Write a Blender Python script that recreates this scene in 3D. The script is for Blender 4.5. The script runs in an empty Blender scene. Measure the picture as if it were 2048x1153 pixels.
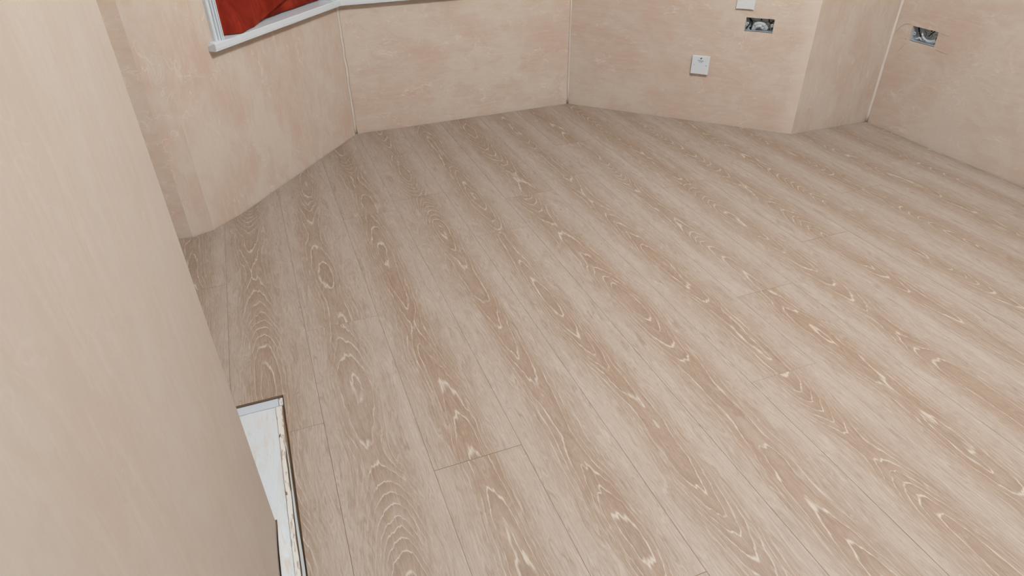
import bpy, bmesh, math, random
from mathutils import Vector, Matrix

random.seed(11)
SC = bpy.context.scene
COL = SC.collection

# ------------------------------------------------------------------ camera
R2 = Vector((0.93284074, -0.36010435, -0.01153303))   # camera right
U2 = Vector((0.21004824, 0.51755917, 0.82946503))     # camera up
F2 = Vector((0.29272494, 0.77618127, -0.55843956))    # camera forward
cam_d = bpy.data.cameras.new('camera'); cam = bpy.data.objects.new('camera', cam_d); COL.objects.link(cam)
cam_d.sensor_width = 36.0; cam_d.lens = 1294.29 / 2048 * 36.0; cam_d.clip_start = 0.02
m = Matrix.Identity(4)
for r in range(3):
    m[r][0] = R2[r]; m[r][1] = U2[r]; m[r][2] = -F2[r]
m[2][3] = 1.2
cam.matrix_world = m
SC.camera = cam

# ------------------------------------------------------------------ world, lamp, exposure
w = bpy.data.worlds.new('night'); SC.world = w; w.use_nodes = True
w.node_tree.nodes['Background'].inputs[0].default_value = (0.35, 0.42, 0.55, 1)
w.node_tree.nodes['Background'].inputs[1].default_value = 0.05
ld = bpy.data.lights.new('ceiling_lamp', 'POINT'); ld.energy = 150; ld.shadow_soft_size = 0.07; ld.color = (0.95, 1.0, 1.03)
lo = bpy.data.objects.new('ceiling_lamp', ld); COL.objects.link(lo); lo.location = (1.25, 0.72, 2.60)
vs = SC.view_settings
vs.view_transform = 'Standard'; vs.look = 'None'; vs.gamma = 1.0; vs.use_curve_mapping = False; vs.exposure = 0.0

# ------------------------------------------------------------------ shader expression helper
class X:
    """a node socket with arithmetic"""
    nt = None
    def __init__(s, sock): s.s = sock
    def _m(op, *a, clamp=False):
        n = X.nt.nodes.new('ShaderNodeMath'); n.operation = op; n.use_clamp = clamp
        for i, v in enumerate(a):
            if isinstance(v, X): X.nt.links.new(v.s, n.inputs[i])
            else: n.inputs[i].default_value = v
        return X(n.outputs[0])
    def __add__(a, b): return X._m('ADD', a, b)
    __radd__ = __add__
    def __sub__(a, b): return X._m('SUBTRACT', a, b)
    def __rsub__(a, b): return X._m('SUBTRACT', b, a)
    def __mul__(a, b): return X._m('MULTIPLY', a, b)
    __rmul__ = __mul__
    def __truediv__(a, b): return X._m('DIVIDE', a, b)
    def abs(a): return X._m('ABSOLUTE', a)
    def sqrt(a): return X._m('SQRT', a)
    def fract(a): return X._m('FRACT', a)
    def pow(a, b): return X._m('POWER', a, b)
    def min(a, b): return X._m('MINIMUM', a, b)
    def max(a, b): return X._m('MAXIMUM', a, b)
    def clamp(a): return X._m('ADD', a, 0.0, clamp=True)
def sstep(v, a, b, lo=0.0, hi=1.0):
    n = X.nt.nodes.new('ShaderNodeMapRange'); n.interpolation_type = 'SMOOTHSTEP'
    X.nt.links.new(v.s, n.inputs[0])
    for i, q in enumerate((a, b, lo, hi)):
        if isinstance(q, X): X.nt.links.new(q.s, n.inputs[i + 1])
        else: n.inputs[i + 1].default_value = q
    return X(n.outputs[0])
def xyz(x, y, z=0.0):
    n = X.nt.nodes.new('ShaderNodeCombineXYZ')
    for i, v in enumerate((x, y, z)):
        if isinstance(v, X): X.nt.links.new(v.s, n.inputs[i])
        else: n.inputs[i].default_value = v
    return n.outputs[0]
def noise(vec, scale=1.0, detail=2.0, rough=0.5, dist=0.0):
    n = X.nt.nodes.new('ShaderNodeTexNoise')
    X.nt.links.new(vec, n.inputs['Vector'])
    n.inputs['Scale'].default_value = scale; n.inputs['Detail'].default_value = detail
    n.inputs['Roughness'].default_value = rough; n.inputs['Distortion'].default_value = dist
    return X(n.outputs[0])
def mix(f, a, b):
    n = X.nt.nodes.new('ShaderNodeMix'); n.data_type = 'RGBA'
    if isinstance(f, X): X.nt.links.new(f.s, n.inputs['Factor'])
    else: n.inputs['Factor'].default_value = f
    for nm, v in (('A', a), ('B', b)):
        sock = [i for i in n.inputs if i.name == nm and i.type == 'RGBA'][0]
        if isinstance(v, tuple): sock.default_value = (*v, 1)
        else: X.nt.links.new(v, sock)
    return [o for o in n.outputs if o.type == 'RGBA'][0]
def coords():
    tc = X.nt.nodes.new('ShaderNodeTexCoord'); sp = X.nt.nodes.new('ShaderNodeSeparateXYZ')
    X.nt.links.new(tc.outputs['Object'], sp.inputs[0])
    return X(sp.outputs[0]), X(sp.outputs[1]), X(sp.outputs[2])
def new_mat(name, rough=0.6, spec=0.3, color=None, metal=0.0):
    mt = bpy.data.materials.new(name); mt.use_nodes = True
    X.nt = mt.node_tree
    b = X.nt.nodes['Principled BSDF']
    b.inputs['Roughness'].default_value = rough; b.inputs['Specular IOR Level'].default_value = spec
    b.inputs['Metallic'].default_value = metal
    if color: b.inputs['Base Color'].default_value = (*color, 1)
    return mt, b
def set_col(b, sock): X.nt.links.new(sock, b.inputs['Base Color'])
def set_bump(b, h, strength=0.3, dist=0.001):
    n = X.nt.nodes.new('ShaderNodeBump'); n.inputs['Strength'].default_value = strength; n.inputs['Distance'].default_value = dist
    X.nt.links.new(h.s, n.inputs['Height']); X.nt.links.new(n.outputs[0], b.inputs['Normal'])

# ------------------------------------------------------------------ materials
def mat_plaster(name, seed, vertical=False, pale_from=None, pale_to=None, tint=1.0, marks=1.0, con=1.0):
    """bare pink skim plaster, drying in paler patches, with trowel marks; local x along the wall, z up"""
    mt, b = new_mat(name, 0.75, 0.22)
    x, y, z = coords()
    x = x + y * 0.7
    if vertical: x, z = z, x
    big = noise(xyz(x * 2.6 + seed, z * 3.4, seed), 1.0, 3, 0.55, 0.6)
    mid = noise(xyz(x * 9.0 + seed, z * 15.0, seed + 3), 1.0, 4, 0.6, 1.0)
    streak = noise(xyz(x * 7.0, z * 60.0 + seed, seed + 5), 1.0, 3, 0.6, 0.8)
    fine = noise(xyz(x * 60.0, z * 90.0, seed), 1.0, 3, 0.6)
    c = mix(sstep(big * 0.62 + mid * 0.38, 0.38, 0.62) * con + (0.5 - con * 0.5 + (0.2 if con < 1 else 0.0)), (0.545 * tint, 0.425 * tint, 0.345 * tint), (0.595 * tint, 0.525 * tint, 0.452 * tint))
    c = mix(sstep(streak, 0.44, 0.72) * 0.38, c, (0.63 * tint, 0.545 * tint, 0.470 * tint))
    c = mix(sstep(fine, 0.35, 0.75) * 0.16, c, (0.52 * tint, 0.42 * tint, 0.335 * tint))
    # trowel marks: thin contour lines of a stretched noise, only here and there
    n1 = noise(xyz(x * 5.0 + seed, z * 17.0, seed + 9), 1.0, 2, 0.5, 1.2)
    n2 = noise(xyz(x * 12.0 + z * 9.0, z * 14.0 - x * 5.0, seed + 13), 1.0, 1, 0.5, 1.5)
    mask = sstep(noise(xyz(x * 6.0, z * 9.0, seed + 17), 1.0, 2), 0.48, 0.64)
    mask2 = sstep(noise(xyz(x * 8.0, z * 8.0, seed + 23), 1.0, 2), 0.52, 0.64)
    l1 = sstep((n1 - 0.5).abs(), 0.0, 0.016, 1.0, 0.0) * mask
    l2 = sstep((n2 - 0.47).abs(), 0.0, 0.022, 1.0, 0.0) * mask2
    lines = l1.max(l2)
    c = mix(lines * (0.65 * marks), c, (0.68 * tint, 0.61 * tint, 0.545 * tint))
    if pale_from is not None:
        px, _, pz = coords()
        edge = sstep(px + (mid - 0.5) * 0.05, pale_from, pale_to)
        c = mix(edge * 0.6, c, (0.67, 0.60, 0.545))
    set_col(b, c)
    set_bump(b, mid * 0.8 + streak * 0.6, 0.42, 0.004)
    return mt

def mat_plank():
    """limed oak board: a darker heart with white-filled cathedral rings, paler straight-grained sides; local y along"""
    mt, b = new_mat('limed_oak', 0.50, 0.28)
    x, y, z = coords()
    oi = X.nt.nodes.new('ShaderNodeObjectInfo'); rnd = X(oi.outputs['Random'])
    off = rnd * 173.0
    cen = (noise(xyz(y * 1.3, off, 1.0), 1.0, 2) - 0.5) * 0.075 + (rnd - 0.5) * 0.02
    cw = (noise(xyz(y * 7.0, off, 7.0), 1.0, 1) - 0.5) * 0.016
    xc = x - cen - cw
    d = noise(xyz(y * 1.0, off, 3.0), 1.0, 1, 0.4) * 0.20 + (noise(xyz(y * 4.0, off, 4.0), 1.0, 1) - 0.5) * 0.012 - 0.035
    wob = (noise(xyz(x * 38.0, y * 5.0, off), 1.0, 2, 0.55) - 0.5) * 0.007
    wob2 = (noise(xyz(x * 150.0, y * 24.0, off), 1.0, 2, 0.6) - 0.5) * 0.0020
    r = (xc * xc * 1.0 + d * d).sqrt() + wob + wob2
    ring = r * (1.0 / 0.0058) + noise(xyz(r * 40.0, off, 2.0), 1.0, 1) * 2.0
    t = ring.fract()
    ax = xc.abs()
    heart = sstep(ax + (noise(xyz(x * 10.0, y * 4.0, off), 1.0, 2) - 0.5) * 0.03, 0.012, 0.060, 1.0, 0.0)
    # fibres
    f1 = noise(xyz(x * 210.0 + wob * 2500.0, y * 6.5, off), 1.0, 3, 0.65)
    f2 = noise(xyz(x * 620.0, y * 42.0, off + 5.0), 1.0, 2, 0.6)
    f3 = noise(xyz(x * 28.0, y * 1.1, off + 9.0), 1.0, 2, 0.5)
    blot = noise(xyz(x * 12.0, y * 2.2, off + 15.0), 1.0, 2, 0.5)
    tone = noise(xyz(off, 4.0, 9.0), 1.0, 0)
    pale = (0.385, 0.325, 0.284); brown = (0.276, 0.192, 0.133); dark = (0.205, 0.143, 0.102); white = (0.55, 0.49, 0.43)
    side = sstep(ax, 0.016, 0.100)
    k = (side * 0.56 + (f3 - 0.5) * 0.55 + (blot - 0.5) * 0.50 + (tone - 0.5) * 0.6 + 0.25).clamp()
    c = mix(k, brown, pale)
    # ring shading: each ring darkens towards its late wood
    late = sstep(t, 0.25, 0.95)
    c = mix(late * (heart * 0.30 + 0.10), c, dark)
    # fine pores
    c = mix(sstep(f1, 0.46, 0.72) * (1.0 - heart * 0.5) * 0.62, c, (0.43, 0.375, 0.325))
    c = mix(sstep(f1, 0.50, 0.28) * 0.46, c, dark)
    c = mix(sstep(f2, 0.52, 0.74) * 0.45, c, (0.43, 0.375, 0.325))
    c = mix(sstep(f2, 0.46, 0.27) * 0.36, c, dark)
    # white filled rings
    brk = noise(xyz(x * 50.0, y * 11.0, off + 31.0), 1.0, 2, 0.6)
    wide = sstep(noise(xyz(x * 24.0, y * 14.0, off + 37.0), 1.0, 1), 0.35, 0.75, 0.07, 0.17)
    hl = sstep((0.5 - (t - 0.5).abs()), 0.0, wide, 1.0, 0.0)
    amt = (sstep(ax, 0.012, 0.075, 0.75, 0.24)) * sstep(brk, 0.28, 0.56, 0.25, 1.0)
    line = hl * amt
    c = mix(line, c, white)
    set_col(b, c)
    set_bump(b, f2, 0.10, 0.0005)
    return mt

M = {}
M['plank'] = mat_plank()
M['plank_edge'] = new_mat('plank_edge', 0.8, 0.2, (0.27, 0.19, 0.135))[0]
M['sub'] = new_mat('subfloor_board', 0.9, 0.1, (0.25, 0.17, 0.11))[0]

def mat_white(name, base, seed, dirt, dcol, rough=0.45):
    mt, b = new_mat(name, rough, 0.4)
    x, y, z = coords()
    n = noise(xyz(x * 9 + seed, y * 9, z * 9), 1.0, 4, 0.6, 0.6)
    c = mix(sstep(n, 0.5, 0.8) * dirt, base, dcol)
    set_col(b, c)
    set_bump(b, noise(xyz(x * 30 + seed, y * 30, z * 30), 1.0, 3) , 0.12, 0.002)
    return mt
M['gloss'] = mat_white('white_gloss_paint', (0.66, 0.72, 0.77), 2.0, 0.25, (0.58, 0.60, 0.60), 0.35)
M['plastic'] = new_mat('white_plastic', 0.35, 0.45, (0.65, 0.71, 0.76))[0]
M['cream_plastic'] = new_mat('off_white_plastic', 0.4, 0.4, (0.66, 0.69, 0.70))[0]
M['green'] = new_mat('green_print', 0.5, 0.3, (0.05, 0.17, 0.15))[0]
M['grey_print'] = new_mat('grey_moulding', 0.5, 0.3, (0.42, 0.44, 0.45))[0]
M['black'] = new_mat('black_rubber', 0.7, 0.2, (0.015, 0.016, 0.018))[0]
M['steel'] = new_mat('zinc_steel', 0.42, 0.5, (0.50, 0.56, 0.60), 0.25)[0]
M['screw'] = new_mat('screw_steel', 0.35, 0.5, (0.30, 0.31, 0.32), 0.8)[0]
M['cable'] = new_mat('grey_cable', 0.5, 0.4, (0.46, 0.52, 0.55))[0]
M['core'] = new_mat('brown_core', 0.5, 0.4, (0.13, 0.07, 0.035))[0]
M['pale_plaster'] = new_mat('pale_filler', 0.8, 0.2, (0.68, 0.61, 0.545))[0]
M['crack'] = new_mat('crack_shade', 0.9, 0.1, (0.30, 0.20, 0.14))[0]
M['ceiling'] = new_mat('ceiling_paint', 0.8, 0.2, (0.86, 0.85, 0.83))[0]
gl, gb = new_mat('window_glass', 0.05, 0.5, (0.9, 0.95, 0.95)); gb.inputs['Transmission Weight'].default_value = 1.0; gb.inputs['IOR'].default_value = 1.45
M['glass'] = gl
def mat_cloth():
    mt, b = new_mat('red_cloth', 0.75, 0.10)
    x, y, z = coords()
    n = noise(xyz(x * 14, y * 14, z * 6), 1.0, 3, 0.6, 0.5)
    c = mix(sstep(n, 0.35, 0.7), (0.175, 0.014, 0.006), (0.29, 0.029, 0.012))
    set_col(b, c)
    set_bump(b, noise(xyz(x * 18, y * 18, z * 7), 1.0, 4, 0.6, 1.2), 0.35, 0.008)
    return mt
M['cloth'] = mat_cloth()
def mat_hearth():
    mt, b = new_mat('white_hearth_paint', 0.5, 0.35)
    x, y, z = coords()
    n = noise(xyz(x * 16, y * 5, 1.0), 1.0, 4, 0.6, 1.0)
    n2 = noise(xyz(x * 60, y * 9, 5.0), 1.0, 3, 0.6, 0.6)
    c = mix(sstep(n, 0.40, 0.66) * 0.75, (0.58, 0.63, 0.67), (0.58, 0.55, 0.51))
    c = mix(sstep(n2, 0.56, 0.74) * 0.55, c, (0.50, 0.40, 0.31))
    set_col(b, c); set_bump(b, n, 0.35, 0.006)
    return mt
M['hearth'] = mat_hearth()
def mat_chipped():
    mt, b = new_mat('chipped_cream_paint', 0.6, 0.3)
    x, y, z = coords()
    n = noise(xyz(x * 110, y * 22, 3.0), 1.0, 3, 0.6, 0.5)
    k = sstep(n, 0.56, 0.58)
    n2 = noise(xyz(x * 60, y * 16, 8.0), 1.0, 2)
    c = mix(k, (0.64, 0.63, 0.60), (0.44, 0.36, 0.28))
    c = mix(sstep(n2, 0.66, 0.68), c, (0.16, 0.12, 0.09))
    set_col(b, c); set_bump(b, 1.0 - k, 0.5, 0.002)
    return mt
M['chipped'] = mat_chipped()
M['mortar'] = mat_white('grey_mortar', (0.46, 0.49, 0.49), 6.0, 0.8, (0.30, 0.28, 0.25), 0.7)
M['back_strip'] = new_mat('cool_white_paint', 0.4, 0.4, (0.50, 0.55, 0.61))[0]

# ------------------------------------------------------------------ mesh helpers
def obj(name, bm, mat, parent=None, loc=None, kind=None, label=None, cat=None, group=None, smooth=False, mw=None):
    bmesh.ops.recalc_face_normals(bm, faces=bm.faces)
    me = bpy.data.meshes.new(name); bm.to_mesh(me); bm.free()
    mats = mat if isinstance(mat, (list, tuple)) else [mat]
    for q in mats: me.materials.append(q)
    if smooth:
        for p in me.polygons: p.use_smooth = True
    o = bpy.data.objects.new(name, me); COL.objects.link(o)
    if parent is not None: o.parent = parent
    if mw is not None: o.matrix_local = mw
    if loc is not None: o.location = loc
    tag(o, label, cat, group, kind)
    return o
def tag(o, label=None, cat=None, group=None, kind=None):
    if label: o['label'] = label
    if cat: o['category'] = cat
    if group: o['group'] = group
    if kind: o['kind'] = kind
    return o
def empty(name, mw, label=None, cat=None, kind=None):
    o = bpy.data.objects.new(name, None); COL.objects.link(o); o.empty_display_size = 0.05; o.matrix_world = mw
    return tag(o, label, cat, None, kind)
def box(bm, x0, x1, y0, y1, z0, z1, bev=0.0, seg=2):
    v = [bm.verts.new(p) for p in ((x0,y0,z0),(x1,y0,z0),(x1,y1,z0),(x0,y1,z0),(x0,y0,z1),(x1,y0,z1),(x1,y1,z1),(x0,y1,z1))]
    fs = [bm.faces.new([v[i] for i in f]) for f in ((0,3,2,1),(4,5,6,7),(0,1,5,4),(1,2,6,5),(2,3,7,6),(3,0,4,7))]
    if bev:
        es = {e for f in fs for e in f.edges}
        bmesh.ops.bevel(bm, geom=list(es), offset=bev, segments=seg, profile=0.5, affect='EDGES')
def nb(): return bmesh.new()
def tube(bm, pts, r, n=8):
    rings = []
    for i, p in enumerate(pts):
        p = Vector(p)
        d = (Vector(pts[min(i + 1, len(pts) - 1)]) - Vector(pts[max(i - 1, 0)])).normalized()
        a = d.orthogonal().normalized(); c = d.cross(a)
        rings.append([bm.verts.new(p + (a * math.cos(2 * math.pi * k / n) + c * math.sin(2 * math.pi * k / n)) * r) for k in range(n)])
    for i in range(len(rings) - 1):
        for k in range(n):
            bm.faces.new((rings[i][k], rings[i][(k + 1) % n], rings[i + 1][(k + 1) % n], rings[i + 1][k]))
    bm.faces.new(rings[0]); bm.faces.new(rings[-1])
def disc(bm, cx, cz, y0, y1, rx, rz, n=20):
    a = [bm.verts.new((cx + rx * math.cos(2 * math.pi * k / n), y0, cz + rz * math.sin(2 * math.pi * k / n))) for k in range(n)]
    b = [bm.verts.new((v.co.x, y1, v.co.z)) for v in a]
    bm.faces.new(a); bm.faces.new(b)
    for k in range(n): bm.faces.new((a[k], a[(k + 1) % n], b[(k + 1) % n], b[k]))

# ------------------------------------------------------------------ plan of the room (metres, y along the boards)
H = 2.75
PL = [(-0.62, -2.6), (-0.62, -0.75), (-0.176, -0.75), (-0.176, 1.021), (-0.62, 1.021), (-0.62, 2.453),
      (-0.372, 2.452), (-0.296, 2.482), (-0.178, 2.599), (0.395, 3.307), (1.609, 3.322), (2.444, 2.442), (2.930, 2.436), (2.80, -2.6)]
NM = ['wall_left_rear', 'wall_chimney_rear_return', 'wall_chimney_breast', 'wall_chimney_return', 'wall_alcove', 'wall_window_side',
      'wall_bay_pier_round', 'wall_bay_pier', 'wall_bay_left', 'wall_bay_centre', 'wall_bay_right', 'wall_window_side_right', 'wall_right', 'wall_rear']
T = 0.14
NP = len(PL)
def offset_pt(i, t):
    p0, p1, p2 = (Vector(PL[(i - 1) % NP]), Vector(PL[i]), Vector(PL[(i + 1) % NP]))
    d1 = (p1 - p0).normalized(); d2 = (p2 - p1).normalized()
    n1 = Vector((-d1.y, d1.x)); n2 = Vector((-d2.y, d2.x))     # outward (plan runs clockwise)
    mm = (n1 + n2); mm = mm / max(0.3, mm.dot(n1))
    return p1 + mm * t
FR = {}
def frame(i):
    """local frame of wall i: x along, y into the room, z up"""
    a = Vector(PL[i]); b = Vector(PL[(i + 1) % NP]); d = (b - a).normalized(); n = Vector((d.y, -d.x))
    mw = Matrix(((d.x, n.x, 0, a.x), (d.y, n.y, 0, a.y), (0, 0, 1, 0), (0, 0, 0, 1)))
    return mw, (b - a).length
def wall(i, mat, holes=(), thick=T, zbase=-0.03):
    mw, L = frame(i)
    inv = mw.inverted()
    oa = inv @ Vector((*offset_pt(i, thick), 0)); ob = inv @ Vector((*offset_pt((i + 1) % NP, thick), 0))
    us = sorted({0.0, L, *[h[k] for h in holes for k in (0, 1)]})
    zs = sorted({zbase, H + 0.03, *[h[k] for h in holes for k in (2, 3)]})
    def back(u):
        s = u / L
        if s in (0.0, 1.0) or not holes: return oa.x + (ob.x - oa.x) * s
        return u
    bm = nb(); F = {}; B = {}
    for a, u in enumerate(us):
        for c, z in enumerate(zs):
            F[a, c] = bm.verts.new((u, 0, z)); B[a, c] = bm.verts.new((back(u), oa.y, z))
    def solid(a, c):
        if not (0 <= a < len(us) - 1 and 0 <= c < len(zs) - 1): return False
        um = (us[a] + us[a + 1]) / 2; zm = (zs[c] + zs[c + 1]) / 2
        return not any(h[0] < um < h[1] and h[2] < zm < h[3] for h in holes)
    for a in range(len(us) - 1):
        for c in range(len(zs) - 1):
            if not solid(a, c): continue
            bm.faces.new((F[a, c], F[a + 1, c], F[a + 1, c + 1], F[a, c + 1]))
            bm.faces.new((B[a, c], B[a, c + 1], B[a + 1, c + 1], B[a + 1, c]))
            for (da, dc, p, q) in ((-1, 0, (a, c), (a, c + 1)), (1, 0, (a + 1, c), (a + 1, c + 1)), (0, -1, (a, c), (a + 1, c)), (0, 1, (a, c + 1), (a + 1, c + 1))):
                if not solid(a + da, c + dc):
                    bm.faces.new((F[p], F[q], B[q], B[p]))
    o = obj(NM[i], bm, mat, mw=mw, kind='structure')
    return o, mw, L

BOX_R = (2.193, 2.336, 0.430, 0.498)      # right wall hole as (y0, y1, z0, z1) in room coordinates
mwR, LR = frame(12)
ub0 = (mwR.inverted() @ Vector((2.93, BOX_R[1], 0))).x; ub1 = (mwR.inverted() @ Vector((2.92, BOX_R[0], 0))).x
HOLE_R = (ub0, ub1, BOX_R[2], BOX_R[3])
HOLE_B = (0.897, 1.027, 0.469, 0.533)     # bay right wall
WIN1 = (0.092, 0.875, 0.638, 2.12)
WIN2 = (0.05, 1.165, 0.638, 2.12)
W = {}
plain = mat_plaster('plaster_plain', 3.0)
for i in range(NP):
    if i == 2: W[i] = wall(i, mat_plaster('plaster_breast', 21.0, vertical=True, tint=0.73, marks=0.3, con=0.45))  # tint darkens the plaster colour to offset the lamp's brightness on this wall
    elif i == 6: W[i] = wall(i, mat_plaster('plaster_pier_round', 5.5, vertical=True))
    elif i == 7: W[i] = wall(i, mat_plaster('plaster_pier', 5.0, vertical=True))
    elif i == 5: W[i] = wall(i, mat_plaster('plaster_window_side', 8.0, tint=1.04))  # tint lifts the colour to even out lamp contrast with the pier
    elif i == 8: W[i] = wall(i, mat_plaster('plaster_bay_left', 31.0, vertical=True), [WIN1])
    elif i == 9: W[i] = wall(i, mat_plaster('plaster_bay_centre', 44.0), [WIN2])
    elif i == 10: W[i] = wall(i, mat_plaster('plaster_bay_right', 57.0, pale_from=1.10, pale_to=1.22), [HOLE_B])
    elif i == 11: W[i] = wall(i, mat_plaster('plaster_nib', 63.0, vertical=True, tint=0.96))
    elif i == 12: W[i] = wall(i, mat_plaster('plaster_right', 75.0, tint=0.96), [HOLE_R])
    else: W[i] = wall(i, plain)

# paler filler line run down the inside corners
def bead(i, width, seed, amp=0.35):
    """triangular fillet in the corner at plan point i, child of the wall that starts there"""
    o, mw, L = W[i]
    rr = random.Random(seed)
    a = Vector(PL[i]); dp = (Vector(PL[i - 1]) - a).normalized(); dn = (Vector(PL[(i + 1) % NP]) - a).normalized()
    inv = mw.inverted(); bm = nb(); rows = []
    n = 64
    for k in range(n + 1):
        z = 0.001 + (H - 0.002) * k / n
        w1 = width * (1 + amp * rr.uniform(-1, 1)); w2 = width * (1 + amp * rr.uniform(-1, 1))
        inn = ((dp + dn).normalized() * width * 0.28)
        pts = (a, a + dp * w1, a + dp * w1 * 0.49 + dn * w2 * 0.49, a + dn * w2)
        rows.append([bm.verts.new(inv @ Vector((p.x, p.y, z))) for p in pts])
    for k in range(n):
        for j in range(4):
            bm.faces.new((rows[k][j], rows[k][(j + 1) % 4], rows[k + 1][(j + 1) % 4], rows[k + 1][j]))
    bm.faces.new(rows[0]); bm.faces.new(rows[-1])
    obj('corner_filler', bm, M['pale_plaster'], parent=o, label='pale filler line down the wall corner', smooth=True)
bead(9, 0.009, 1, 0.28); bead(10, 0.006, 2, 0.25); bead(12, 0.011, 3, 0.12)

# ceiling
bm = nb()
vs_ = [offset_pt(i, 0.02) for i in range(NP)]
lo_ = [bm.verts.new((p.x, p.y, H)) for p in vs_]; up_ = [bm.verts.new((p.x, p.y, H + 0.1)) for p in vs_]
bm.faces.new(lo_); bm.faces.new(up_)
for k in range(NP): bm.faces.new((lo_[k], lo_[(k + 1) % NP], up_[(k + 1) % NP], up_[k]))
obj('ceiling', bm, M['ceiling'], kind='structure')

# ------------------------------------------------------------------ floor
TH = 0.011
bm = nb()
lo_ = [bm.verts.new((p.x, p.y, -0.05)) for p in vs_]; up_ = [bm.verts.new((p.x, p.y, -TH - 0.001)) for p in vs_]
bm.faces.new(lo_); bm.faces.new(up_)
for k in range(NP): bm.faces.new((lo_[k], lo_[(k + 1) % NP], up_[(k + 1) % NP], up_[k]))
FLOOR = obj('floor', bm, M['sub'], kind='structure')
HX, HY = -0.1215, 1.421                     # cut-out corner (right edge, far edge)
# area the boards cover: the room outline with the hearth cut out, 3 mm shy of the walls
COVER = [(HX - 0.003 + 0.006, -2.597), (HX - 0.003, HY), (-0.617, HY), (-0.617, 2.449), (-0.371, 2.448), (-0.2945, 2.478), (-0.176, 2.595), (0.397, 3.303),
         (1.607, 3.318), (2.442, 2.439), (2.927, 2.433), (2.797, -2.597)]
def clip(poly, axis, val, keep_ge):
    out = []
    for k in range(len(poly)):
        p, q = poly[k], poly[(k + 1) % len(poly)]
        ip = (p[axis] >= val) == keep_ge; iq = (q[axis] >= val) == keep_ge
        if ip: out.append(p)
        if ip != iq:
            t = (val - p[axis]) / (q[axis] - p[axis])
            out.append((p[0] + t * (q[0] - p[0]), p[1] + t * (q[1] - p[1])))
    return out
PW = 0.2202; X0 = 0.1836
JO = {-4: [1.95], -3: [2.05], -2: [1.274, -0.15], -1: [1.682, 0.27, -1.1], 0: [2.371, 1.02, -0.33], 1: [2.954, 2.459, 0.572, -0.84], 2: [2.045, 0.47, -0.9],
      3: [2.302, 0.30, -1.1], 4: [2.408, 0.995, -0.42], 5: [2.76, 1.345, -0.05], 6: [2.14, 0.46, -0.95], 7: [1.55, 0.14, -1.2], 8: [2.27, 0.72, -0.7],
      9: [1.813, 0.40, -1.0], 10: [1.15, -0.26], 11: [1.98, 0.57, -0.8], 12: [1.45, 0.05]}
GAP = 0.0004
def plank(poly, row):
    xc = X0 + PW * (row + 0.5)
    ys = [p[1] for p in poly]; yc = min(ys)
    # drop repeated points
    pp = []
    for p in poly:
        if not pp or (abs(p[0] - pp[-1][0]) + abs(p[1] - pp[-1][1])) > 1e-5: pp.append(p)
    if (abs(pp[0][0] - pp[-1][0]) + abs(pp[0][1] - pp[-1][1])) < 1e-5: pp.pop()
    area = 0.5 * sum(pp[k][0] * pp[(k + 1) % len(pp)][1] - pp[(k + 1) % len(pp)][0] * pp[k][1] for k in range(len(pp)))
    if len(pp) < 3 or abs(area) < 2e-4: return
    if area < 0: pp.reverse()
    bm = nb(); dz = random.uniform(-0.00022, 0.00022)
    b = 0.0003
    cx = sum(p[0] for p in pp) / len(pp); cy = sum(p[1] for p in pp) / len(pp)
    def inset(p):
        dx, dy = cx - p[0], cy - p[1]
        return (p[0] + math.copysign(min(b, abs(dx)), dx), p[1] + math.copysign(min(b, abs(dy)), dy))
    bot = [bm.verts.new((p[0] - xc, p[1] - yc, -TH)) for p in pp]
    mid = [bm.verts.new((p[0] - xc, p[1] - yc, -b + dz)) for p in pp]
    top = [bm.verts.new((inset(p)[0] - xc, inset(p)[1] - yc, dz)) for p in pp]
    n = len(pp)
    bm.faces.new(top); bm.faces.new(bot[::-1])
    for k in range(n):
        j = (k + 1) % n
        f = bm.faces.new((bot[k], bot[j], mid[j], mid[k])); f.material_index = 1
        f = bm.faces.new((mid[k], mid[j], top[j], top[k])); f.material_index = 1
    obj('plank', bm, [M['plank'], M['plank_edge']], parent=FLOOR, loc=(xc, yc, 0))
for row in range(-4, 13):
    xa = X0 + PW * row + GAP / 2; xb = xa + PW - GAP
    strip = clip(clip(COVER, 0, xa, True), 0, xb, False)
    if len(strip) < 3: continue
    cuts = [9.0] + JO[row] + [JO[row][-1] - 1.41, -9.0]
    for k in range(len(cuts) - 1):
        piece = clip(clip(strip, 1, cuts[k] - GAP / 2, False), 1, cuts[k + 1] + GAP / 2, True)
        if len(piece) >= 3: plank(piece, row)

# ------------------------------------------------------------------ recessed white hearth beside the chimney breast
HEARTH = empty('hearth', Matrix.Translation((-0.3, 1.2, -TH)), 'white painted recessed hearth set into the floor below the chimney breast', 'hearth')
def hpart(name, bm, mat, label=None, smooth=False):
    return obj(name, bm, mat, parent=HEARTH, loc=None, label=label, smooth=smooth, mw=Matrix.Translation((0.3, -1.2, TH)))
# slab: a gently uneven skin that turns up towards the foot of the breast
bm = nb(); NX, NY = 30, 90
rr = random.Random(5)
def hz(x, y):
    z = -0.0085 + 0.0012 * math.sin(x * 40 + y * 9) * math.sin(y * 7.3 + 1)
    if y < 1.02:
        k = max(0.0, min(1.0, (1.02 - y) / 0.09)); k = k * k * (3 - 2 * k)
        u = max(0.0, min(1.0, (-0.156 - x) / 0.016))
        z += k * 0.012 * u * u
    return z
xs_ = [-0.60 + (0.428) * k / 18 for k in range(19)] + [-0.172 + 0.0235 * k / 10 for k in range(1, 11)]
ys_ = [-0.6 + 1.6242 * k / 90 for k in range(91)] + [1.0242 + (HY - 0.034 - 1.0242) * k / 24 for k in range(1, 25)]
def cell(i, j): return 0 <= i < len(xs_) - 1 and 0 <= j < len(ys_) - 1 and not (xs_[i] < -0.1725 and ys_[j] < 1.0241)
gv = {}
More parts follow.
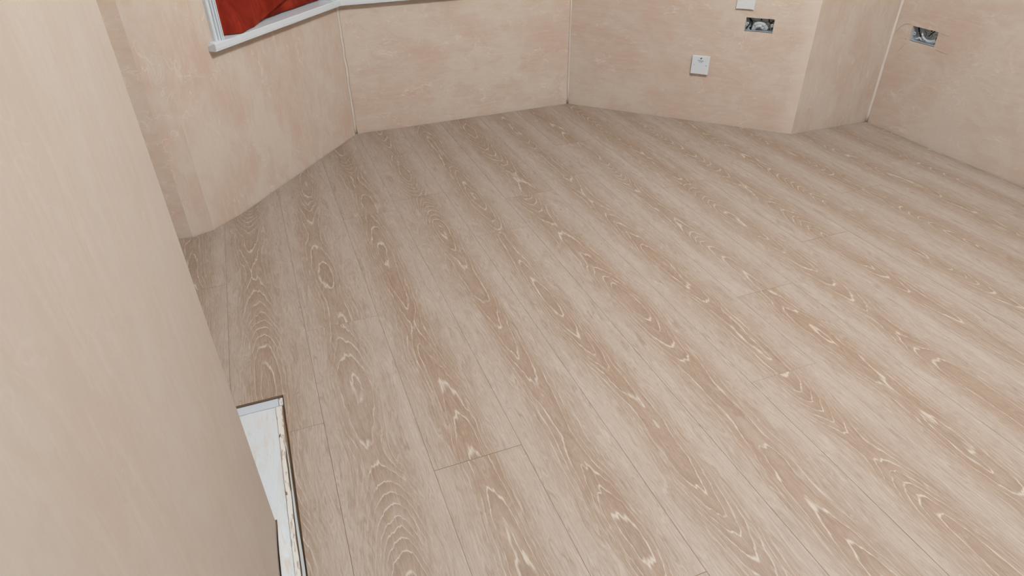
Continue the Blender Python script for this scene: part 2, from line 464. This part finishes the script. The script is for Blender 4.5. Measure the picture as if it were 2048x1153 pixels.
def tv(i, j):
    if (i, j) not in gv: gv[i, j] = bm.verts.new((xs_[i], ys_[j], hz(xs_[i], ys_[j])))
    return gv[i, j]
for i in range(len(xs_) - 1):
    for j in range(len(ys_) - 1):
        if not cell(i, j): continue
        bm.faces.new((tv(i, j), tv(i + 1, j), tv(i + 1, j + 1), tv(i, j + 1)))
        for di, dj, p, q in ((-1, 0, (i, j), (i, j + 1)), (1, 0, (i + 1, j), (i + 1, j + 1)), (0, -1, (i, j), (i + 1, j)), (0, 1, (i, j + 1), (i + 1, j + 1))):
            if not cell(i + di, j + dj):       # own vertices, so the edge stays crisp
                a = [(xs_[k[0]], ys_[k[1]]) for k in (p, q)]
                bm.faces.new([bm.verts.new((a[0][0], a[0][1], hz(*a[0]))), bm.verts.new((a[1][0], a[1][1], hz(*a[1]))), bm.verts.new((*a[1], -0.0118)), bm.verts.new((*a[0], -0.0118))])
hpart('slab', bm, M['hearth'], smooth=True)
bm = nb(); box(bm, -0.60, -0.1395, HY - 0.0335, HY - 0.003, -0.0118, -0.0062, 0.001)
hpart('back_strip', bm, M['back_strip'], 'cool white painted strip along the far edge')
# chipped cream edging, slightly wavy
bm = nb(); rows = []
for k in range(81):
    y = -0.6 + (HY - 0.036 + 0.6) * k / 80
    wv = 0.0009 * math.sin(y * 31) + 0.0006 * math.sin(y * 77)
    xl, xr = -0.1482 + wv * 0.3, -0.1375 + wv
    if y > 1.2: xr += 0.006 * (y - 1.2) / 0.19
    rows.append([bm.verts.new(p) for p in ((xl, y, -0.0118), (xr, y, -0.0118), (xr, y, -0.0066), (xr - 0.001, y, -0.0056), (xl + 0.001, y, -0.0056), (xl, y, -0.0066))])
for k in range(80):
    for j in range(6): bm.faces.new((rows[k][j], rows[k][(j + 1) % 6], rows[k + 1][(j + 1) % 6], rows[k + 1][j]))
bm.faces.new(rows[0]); bm.faces.new(rows[-1])
hpart('edging_strip', bm, M['chipped'], 'cream edging strip with chipped paint')
bm = nb(); box(bm, -0.1385, -0.1275, HY - 0.0335, HY - 0.004, -0.0118, -0.0060, 0.001)
hpart('corner_block', bm, M['chipped'], 'cream block at the hearth corner')
bm = nb(); rows = []
for k in range(41):
    y = -0.6 + (1.25 + 0.6) * k / 40
    t = max(0.0, min(1.0, (1.25 - y) / 0.45))
    xl = -0.1345 + 0.0006 * math.sin(y * 23); xr = xl + 0.0015 + 0.0058 * t
    rows.append([bm.verts.new(p) for p in ((xl, y, -0.0118), (xr, y, -0.0118), (xr, y, -0.0072), (xl, y, -0.0066))])
for k in range(40):
    for j in range(4): bm.faces.new((rows[k][j], rows[k][(j + 1) % 4], rows[k + 1][(j + 1) % 4], rows[k + 1][j]))
bm.faces.new(rows[0]); bm.faces.new(rows[-1])
hpart('mortar_strip', bm, M['mortar'], 'grey mortar strip beside the cut boards')

# ------------------------------------------------------------------ bay windows: opening lining, sashes, panes, architrave, sill
SILL_T, SILL_B, NOSE = 0.650, 0.622, 0.034
def window(idx, wi, hole, u_arch, left_arch, right_arch, sill_u0, mitre_l, mitre_r):
    _, mw, L = W[wi]
    e = empty('window_%d' % idx, mw, kind='structure')
    P = lambda name, bm, mat, **k: obj(name, bm, mat, parent=e, **k)
    u0, u1, z0, z1 = hole
    D = -0.085
    # lining
    bm = nb(); box(bm, u0, u0 + 0.018, D, -0.001, SILL_T, z1); P('lining', bm, M['gloss'])
    bm = nb(); box(bm, u1 - 0.018, u1, D, -0.001, SILL_T, z1); P('lining', bm, M['gloss'])
    bm = nb(); box(bm, u0 + 0.018, u1 - 0.018, D, -0.001, z1 - 0.018, z1); P('lining', bm, M['gloss'])
    # sash
    s0, s1 = u0 + 0.018, u1 - 0.018
    def sash(a, b, c, d):
        f = nb(); t = 0.05
        box(f, a, a + t, D - 0.045, D, c, d, 0.004); box(f, b - t, b, D - 0.045, D, c, d, 0.004)
        box(f, a + t, b - t, D - 0.045, D, c, c + t, 0.004); box(f, a + t, b - t, D - 0.045, D, d - t, d, 0.004)
        so = P('sash', f, M['gloss'])
        g = nb(); box(g, a + t, b - t, D - 0.026, D - 0.020, c + t, d - t); obj('pane', g, M['glass'], parent=so)
    if u1 - u0 > 1.0:
        mid = (s0 + s1) / 2; sash(s0, mid, SILL_T, z1 - 0.018); sash(mid + 0.001, s1, SILL_T, z1 - 0.018)
    else: sash(s0, s1, SILL_T, z1 - 0.018)
    # architrave: fluted moulding, profile in (u, y), run up the opening
    prof = [(0, 0), (0, 0.013), (0.003, 0.017), (0.008, 0.017), (0.0095, 0.010), (0.0125, 0.010), (0.014, 0.020), (0.019, 0.020), (0.0205, 0.012),
            (0.0235, 0.012), (0.025, 0.022), (0.030, 0.022), (0.0315, 0.013), (0.0345, 0.013), (0.036, 0.021), (0.041, 0.020), (0.043, 0.014), (0.043, 0)]
    def arch(u, sgn):
        f = nb(); a = [f.verts.new((u + sgn * p, q, SILL_T)) for p, q in prof]; b = [f.verts.new((u + sgn * p, q, z1 + 0.05)) for p, q in prof]
        f.faces.new(a); f.faces.new(b)
        for k in range(len(prof)): j = (k + 1) % len(prof); f.faces.new((a[k], a[j], b[j], b[k]))
        P('architrave', f, M['gloss'], label='fluted white architrave')
    if left_arch is not None: arch(left_arch, 1)
    if right_arch is not None: arch(right_arch, -1)
    # sill board with a nosing; the ends may be mitred
    sp = [(D, SILL_B + 0.016), (0, SILL_B + 0.016), (0.0005, SILL_B), (NOSE - 0.0025, SILL_B), (NOSE - 0.0010, SILL_B + 0.0015), (NOSE - 0.0010, SILL_B + 0.006), (NOSE, SILL_B + 0.007),
          (NOSE, SILL_T - 0.0025), (NOSE - 0.0008, SILL_T - 0.0008), (NOSE - 0.0025, SILL_T), (D, SILL_T)]
    f = nb(); a = []; b = []
    for (yy, zz) in sp:
        yo = max(yy, 0)
        a.append(f.verts.new((sill_u0 if (mitre_l is None and yy >= 0) else (u0 + 0.001 if yy < 0 else yo * mitre_l), yy, zz)))
        b.append(f.verts.new(((L - yo * mitre_r) if yy >= 0 else u1 - 0.001, yy, zz)))
    f.faces.new(a); f.faces.new(b)
    for k in range(len(sp)): j = (k + 1) % len(sp); f.faces.new((a[k], a[j], b[j], b[k]))
    P('sill', f, M['gloss'], label='white painted window sill with moulded nosing')
    return e, mw
d7 = (Vector(PL[9]) - Vector(PL[8])).normalized(); d8 = (Vector(PL[10]) - Vector(PL[9])).normalized(); d9 = (Vector(PL[11]) - Vector(PL[10])).normalized()
mt1 = math.tan(abs(d7.angle_signed(d8)) / 2); mt2 = math.tan(abs(d8.angle_signed(d9)) / 2)
window(1, 8, WIN1, None, 0.066, 0.899, 0.035, None, mt1)
window(2, 9, WIN2, None, None, None, 0.0, mt1, mt2)

# ------------------------------------------------------------------ red cloth gathered in the left bay window
mw7 = W[8][1]
CL = empty('curtain', mw7 @ Matrix.Translation((0.3, -0.02, SILL_T)), 'crumpled deep red cloth curtain hanging onto the white window sill', 'curtain')
TO = Matrix.Translation((-0.3, 0.02, -SILL_T))
def cloth(name, fn, nu, nv, label=None, th=0.0016):
    bm = nb(); g = [[bm.verts.new(fn(i / nu, j / nv)) for j in range(nv + 1)] for i in range(nu + 1)]
    for i in range(nu):
        for j in range(nv): bm.faces.new((g[i][j], g[i + 1][j], g[i + 1][j + 1], g[i][j + 1]))
    o = obj(name, bm, M['cloth'], parent=CL, mw=TO, smooth=True, label=label)
    md = o.modifiers.new('thickness', 'SOLIDIFY'); md.thickness = th; md.offset = 0
    return o
def lerp_tab(tab, v):
    if v <= tab[0][0]: return tab[0][1]
    for (a, b), (c, d) in zip(tab, tab[1:]):
        if v <= c:
            f = (v - a) / (c - a); f = f * f * (3 - 2 * f); return b + (d - b) * f
    return tab[-1][1]
def back_layer(s, t):
    u = 0.118 + s * 0.730
    z = t * 1.35
    fold = 0.009 * math.sin(s * 15 + z * 4) + 0.004 * math.sin(s * 37 + 1.3 + z * 7)
    y = -0.047 + fold * min(1.0, 0.15 + z * 5) - 0.006 * s + 0.006 * max(0.0, 1 - z * 30)
    return (u, y, SILL_T + 0.0025 + z + 0.0015 * (1 + math.sin(s * 23)) * max(0, 1 - z * 25))
cloth('cloth_panel', back_layer, 120, 70)
HEM = [(0.118, -0.020), (0.153, -0.013), (0.172, 0.010), (0.195, 0.027), (0.28, 0.009), (0.37, -0.016), (0.9, -0.024)]
def front_fold(s, t):
    # the bunched corner that comes forward onto the sill; its free edge climbs diagonally to the right
    z = t * t * 1.30
    right = min(0.365 + 4.3 * z, 0.82)
    u = 0.118 + s * (right - 0.118)
    k = max(0.0, 1 - z / 0.16); k = k * k * (3 - 2 * k)
    base = -0.026 + 0.006 * math.sin(u * 42 + 0.9 - z * 3) + 0.003 * math.sin(u * 95 + z * 18)
    y = lerp_tab(HEM, u) * k + base * (1 - k)
    y += 0.0035 * math.sin(u * 70 + z * 9) * min(1, z * 25) * (1 - k * 0.3)
    if s > 0.93: y -= (s - 0.93) * 0.12
    return (u, min(y, 0.030), SILL_T + 0.0028 + z)
cloth('cloth_fold', front_fold, 90, 60, 'bunched lower corner of the red cloth')

# ------------------------------------------------------------------ electrical plates and open back boxes
mw9 = W[10][1]
def at(mw, u, z): return mw @ Matrix.Translation((u, 0, z))
# plate frame: x along the wall, y out of the wall, z up, origin at the plate's bottom centre on the wall
PA = empty('blanking_plate', at(mw9, 0.7155, 0.2480), 'square white blanking plate with small green logo, low on the bay wall', 'wall plate')
bm = nb(); box(bm, -0.0425, 0.0425, 0.0004, 0.0085, 0.0015, 0.0885, 0.0006); obj('backing', bm, M['cream_plastic'], parent=PA)
bm = nb(); box(bm, -0.044, 0.044, 0.0086, 0.0150, 0.0, 0.090, 0.0018, 3); obj('face', bm, M['plastic'], parent=PA)
for sx in (-1, 1):
    bm = nb(); disc(bm, sx * 0.030, 0.0445, 0.0150, 0.0156, 0.0024, 0.0024, 14); so = obj('screw', bm, M['screw'] if sx > 0 else M['grey_print'], parent=PA)
    bm = nb(); box(bm, sx * 0.030 - 0.0019, sx * 0.030 + 0.0019, 0.0156, 0.01575, 0.0442, 0.0448); obj('slot', bm, M['black'], parent=so)
bm = nb()      # logo: leaf mark above two short curved lines of print
for k in range(9):
    a0 = k / 9; zz = 0.0735 + 0.009 * a0; hw = 0.0045 * math.sin(math.pi * (0.12 + 0.80 * a0)) ; cx = -0.0005 + 0.003 * a0
    box(bm, cx - hw, cx + hw, 0.0150, 0.0152, zz, zz + 0.0010)
obj('logo_mark', bm, M['green'], parent=PA, label='small green leaf-like mark')
bm = nb()
for k in range(13):
    t = (k - 6) / 6.0; zz = 0.0672 - 0.0016 * (1 - t * t) - t * 0.0012; hh = 0.0034 if k % 3 else 0.0025
    box(bm, t * 0.0135 - 0.00095, t * 0.0135 + 0.00095, 0.0150, 0.0152, zz - hh / 2, zz + hh / 2)
obj('logo_lettering', bm, M['green'], parent=PA, label='row of tiny green lettering')
bm = nb()
for k in range(9):
    t = (k - 4) / 4.0; zz = 0.0612 - 0.0024 * (1 - t * t)
    box(bm, t * 0.0078 - 0.00085, t * 0.0078 + 0.00085, 0.0150, 0.0152, zz - 0.0010, zz + 0.0010)
obj('logo_lettering', bm, M['green'], parent=PA)
bm = nb(); box(bm, -0.0012, 0.0000, 0.0150, 0.01515, 0.028, 0.036); obj('moulded_mark', bm, M['cream_plastic'], parent=PA)
bm = nb(); box(bm, 0.0245, 0.0285, 0.0150, 0.01515, 0.0085, 0.0100); obj('moulded_mark', bm, M['grey_print'], parent=PA)

PB = empty('blanking_plate', at(mw9, 0.8830, 0.5680), 'plain white wall plate cut off by the top edge, above the open back box', 'wall plate')
# faceplate with a slightly dished lower edge
bm = nb(); n = 12; fr = []; bk = []
for k in range(n + 1):
    t = -1 + 2 * k / n; fr.append((t * 0.0415, 0.0015 * (1 - t * t)))
out = fr + [(0.0425, 0.085), (-0.0425, 0.085)]
a = [bm.verts.new((p[0], 0.0004, p[1])) for p in out]; b2 = [bm.verts.new((p[0], 0.0062, p[1])) for p in out]
c2 = [bm.verts.new((p[0] * 0.955, 0.0088, 0.0425 + (p[1] - 0.0425) * 0.955)) for p in out]
bm.faces.new(a); bm.faces.new(c2)
for q in range(len(out)):
    j = (q + 1) % len(out); bm.faces.new((a[q], a[j], b2[j], b2[q])); bm.faces.new((b2[q], b2[j], c2[j], c2[q]))
obj('face', bm, M['cream_plastic'], parent=PB)
for sx in (-1, 1):
    bm = nb(); disc(bm, sx * 0.030, 0.0425, 0.0088, 0.0094, 0.0026, 0.0026, 14); obj('screw', bm, M['plastic'], parent=PB)
bm = nb(); box(bm, -0.003, 0.002, 0.0088, 0.0090, 0.0315, 0.0328); obj('moulded_mark', bm, M['grey_print'], parent=PB)

def back_box(mw, hole, label, seed, cables):
    u0, u1, z0, z1 = hole; wd, ht = u1 - u0, z1 - z0
    e = empty('back_box', mw @ Matrix.Translation(((u0 + u1) / 2, -0.043, z0)), label, 'electrical box')
    P = lambda name, bm, mat, **k: obj(name, bm, mat, parent=e, **k)
    D = 0.034; hw = wd / 2 - 0.0008; h0, h1 = 0.0030, ht - 0.0010; t = 0.0012
    bm = nb()
    box(bm, -hw, hw, 0, t, h0, h1)
    box(bm, -hw, hw, t, D, h0, h0 + t); box(bm, -hw, hw, t, D, h1 - t, h1)
    box(bm, -hw, -hw + t, t, D, h0 + t, h1 - t); box(bm, hw - t, hw, t, D, h0 + t, h1 - t)
    P('body', bm, M['steel'])
    for cx in (-0.032, 0.0, 0.032):      # knock-outs in the back
        bm = nb(); disc(bm, cx, ht * 0.5, t, t + 0.0006, 0.0125, 0.0125, 22); P('knockout_rim', bm, M['black'])
        bm = nb(); disc(bm, cx, ht * 0.5, t + 0.0006, t + 0.0016, 0.0108, 0.0108, 22); P('knockout', bm, M['steel'])
    for sx in (-1, 1):                   # fixing lugs
        bm = nb(); cx = sx * (hw - 0.0075)
        box(bm, cx - 0.0062, cx + 0.0062, D - 0.008, D - 0.0066, ht * 0.5 - 0.007, ht * 0.5 + 0.007, 0.0012)
        lg = P('lug', bm, M['steel'])
        bm = nb(); disc(bm, cx, ht * 0.5, D - 0.0066, D - 0.0060, 0.0022, 0.0022, 12); obj('lug_hole', bm, M['black'], parent=lg)
    for (cx, cz, r) in ((-0.045, ht * 0.16, 0.004), (0.044, ht * 0.17, 0.005), (-0.018, ht * 0.13, 0.0045), (0.001, ht * 0.80, 0.0035)):
        bm = nb(); disc(bm, cx, cz, t, t + 0.0007, r, r, 12); P('screw_hole', bm, M['black'])
    for pts, r, mt in cables:
        bm = nb(); P2 = []
        for k in range(len(pts) - 1):     # smooth the run
            for q in range(6):
                f = q / 6; p0 = Vector(pts[max(k - 1, 0)]); p1 = Vector(pts[k]); p2 = Vector(pts[k + 1]); p3 = Vector(pts[min(k + 2, len(pts) - 1)])
                P2.append(0.5 * ((2 * p1) + (p2 - p0) * f + (2 * p0 - 5 * p1 + 4 * p2 - p3) * f * f + (3 * p1 - p0 - 3 * p2 + p3) * f ** 3))
        P2.append(Vector(pts[-1])); tube(bm, P2, r, 8); P('cable', bm, M[mt], smooth=True)
    return e
back_box(mw9, HOLE_B, 'open metal back box set in the bay wall, grey cables inside', 1, [
    ([(-0.055, 0.012, 0.056), (-0.046, 0.020, 0.044), (-0.052, 0.026, 0.026), (-0.060, 0.024, 0.010)], 0.0028, 'black'),
    ([(-0.050, 0.010, 0.054), (-0.038, 0.018, 0.040), (-0.036, 0.022, 0.022), (-0.040, 0.018, 0.006)], 0.0030, 'black'),
    ([(-0.034, 0.010, 0.008), (-0.022, 0.020, 0.030), (0.000, 0.022, 0.038), (0.022, 0.020, 0.030), (0.034, 0.012, 0.010)], 0.0085, 'cable'),
    ([(-0.026, 0.012, 0.006), (-0.012, 0.022, 0.022), (0.004, 0.024, 0.027), (0.016, 0.020, 0.016), (0.022, 0.012, 0.010)], 0.0080, 'cable'),
    ([(0.058, 0.010, 0.050), (0.046, 0.020, 0.040), (0.050, 0.024, 0.026), (0.038, 0.020, 0.010)], 0.0026, 'core'),
    ([(0.036, 0.012, 0.058), (0.041, 0.020, 0.046), (0.056, 0.020, 0.034), (0.058, 0.018, 0.012)], 0.0028, 'black')])
mw11 = W[12][1]
back_box(mw11, HOLE_R, 'open metal back box set in the right-hand wall near the corner', 2, [
    ([(-0.062, 0.014, 0.064), (-0.050, 0.022, 0.052), (-0.036, 0.026, 0.038), (-0.028, 0.024, 0.026)], 0.0034, 'black'),
    ([(-0.030, 0.010, 0.056), (-0.026, 0.020, 0.042), (-0.018, 0.024, 0.030), (0.004, 0.026, 0.018), (0.030, 0.022, 0.016), (0.050, 0.018, 0.026)], 0.0050, 'cable'),
    ([(0.030, 0.012, 0.064), (0.022, 0.022, 0.050), (0.012, 0.024, 0.036)], 0.0028, 'black'),
    ([(-0.062, 0.014, 0.010), (-0.046, 0.022, 0.012), (-0.034, 0.022, 0.020), (-0.020, 0.018, 0.010)], 0.0042, 'cable'),
    ([(0.034, 0.014, 0.008), (0.046, 0.022, 0.014), (0.058, 0.020, 0.028)], 0.0040, 'cable'),
    ([(0.060, 0.016, 0.048), (0.058, 0.024, 0.036), (0.054, 0.020, 0.024)], 0.0046, 'black')])

# scored outline of the filled chase around the right-hand box
def score(wi, pts, r=0.0011):
    o = W[wi][0]; bm = nb(); n = len(pts); vv = []
    for k, p in enumerate(pts):
        a = Vector(pts[max(k - 1, 0)]); b = Vector(pts[min(k + 1, n - 1)]); d = (b - a).normalized(); q = Vector((-d.y, d.x)) * r * (0.25 + 0.75 * math.sin(math.pi * (k + 0.3) / (n - 0.4)))
        vv.append([bm.verts.new((p[0] + q.x, 0.0003, p[1] + q.y)), bm.verts.new((p[0], 0.0006, p[1])), bm.verts.new((p[0] - q.x, 0.0003, p[1] - q.y)), bm.verts.new((p[0], -0.0004, p[1]))])
    for k in range(n - 1):
        for j in range(4): bm.faces.new((vv[k][j], vv[k][(j + 1) % 4], vv[k + 1][(j + 1) % 4], vv[k + 1][j]))
    bm.faces.new(vv[0]); bm.faces.new(vv[-1])
    obj('plaster_crack', bm, M['crack'], parent=o)
c0, c1 = HOLE_R[0], HOLE_R[1]
score(12, [(c0 - 0.004, 0.500), (c0 - 0.022, 0.502), (c0 - 0.040, 0.499), (c0 - 0.058, 0.488), (c0 - 0.072, 0.472), (c0 - 0.082, 0.452)])
score(12, [(c1 + 0.012, 0.423), (c1 + 0.030, 0.421), (c1 + 0.055, 0.4185), (c1 + 0.085, 0.417)])
score(12, [(c1 + 0.008, 0.496), (c1 + 0.030, 0.493), (c1 + 0.060, 0.492)], 0.0008)
score(12, [(c0 - 0.010, 0.432), (c0 - 0.022, 0.436)], 0.0010)
score(12, [(c0 - 0.012, 0.415), (c0 - 0.026, 0.392), (c0 - 0.040, 0.368)], 0.0008)
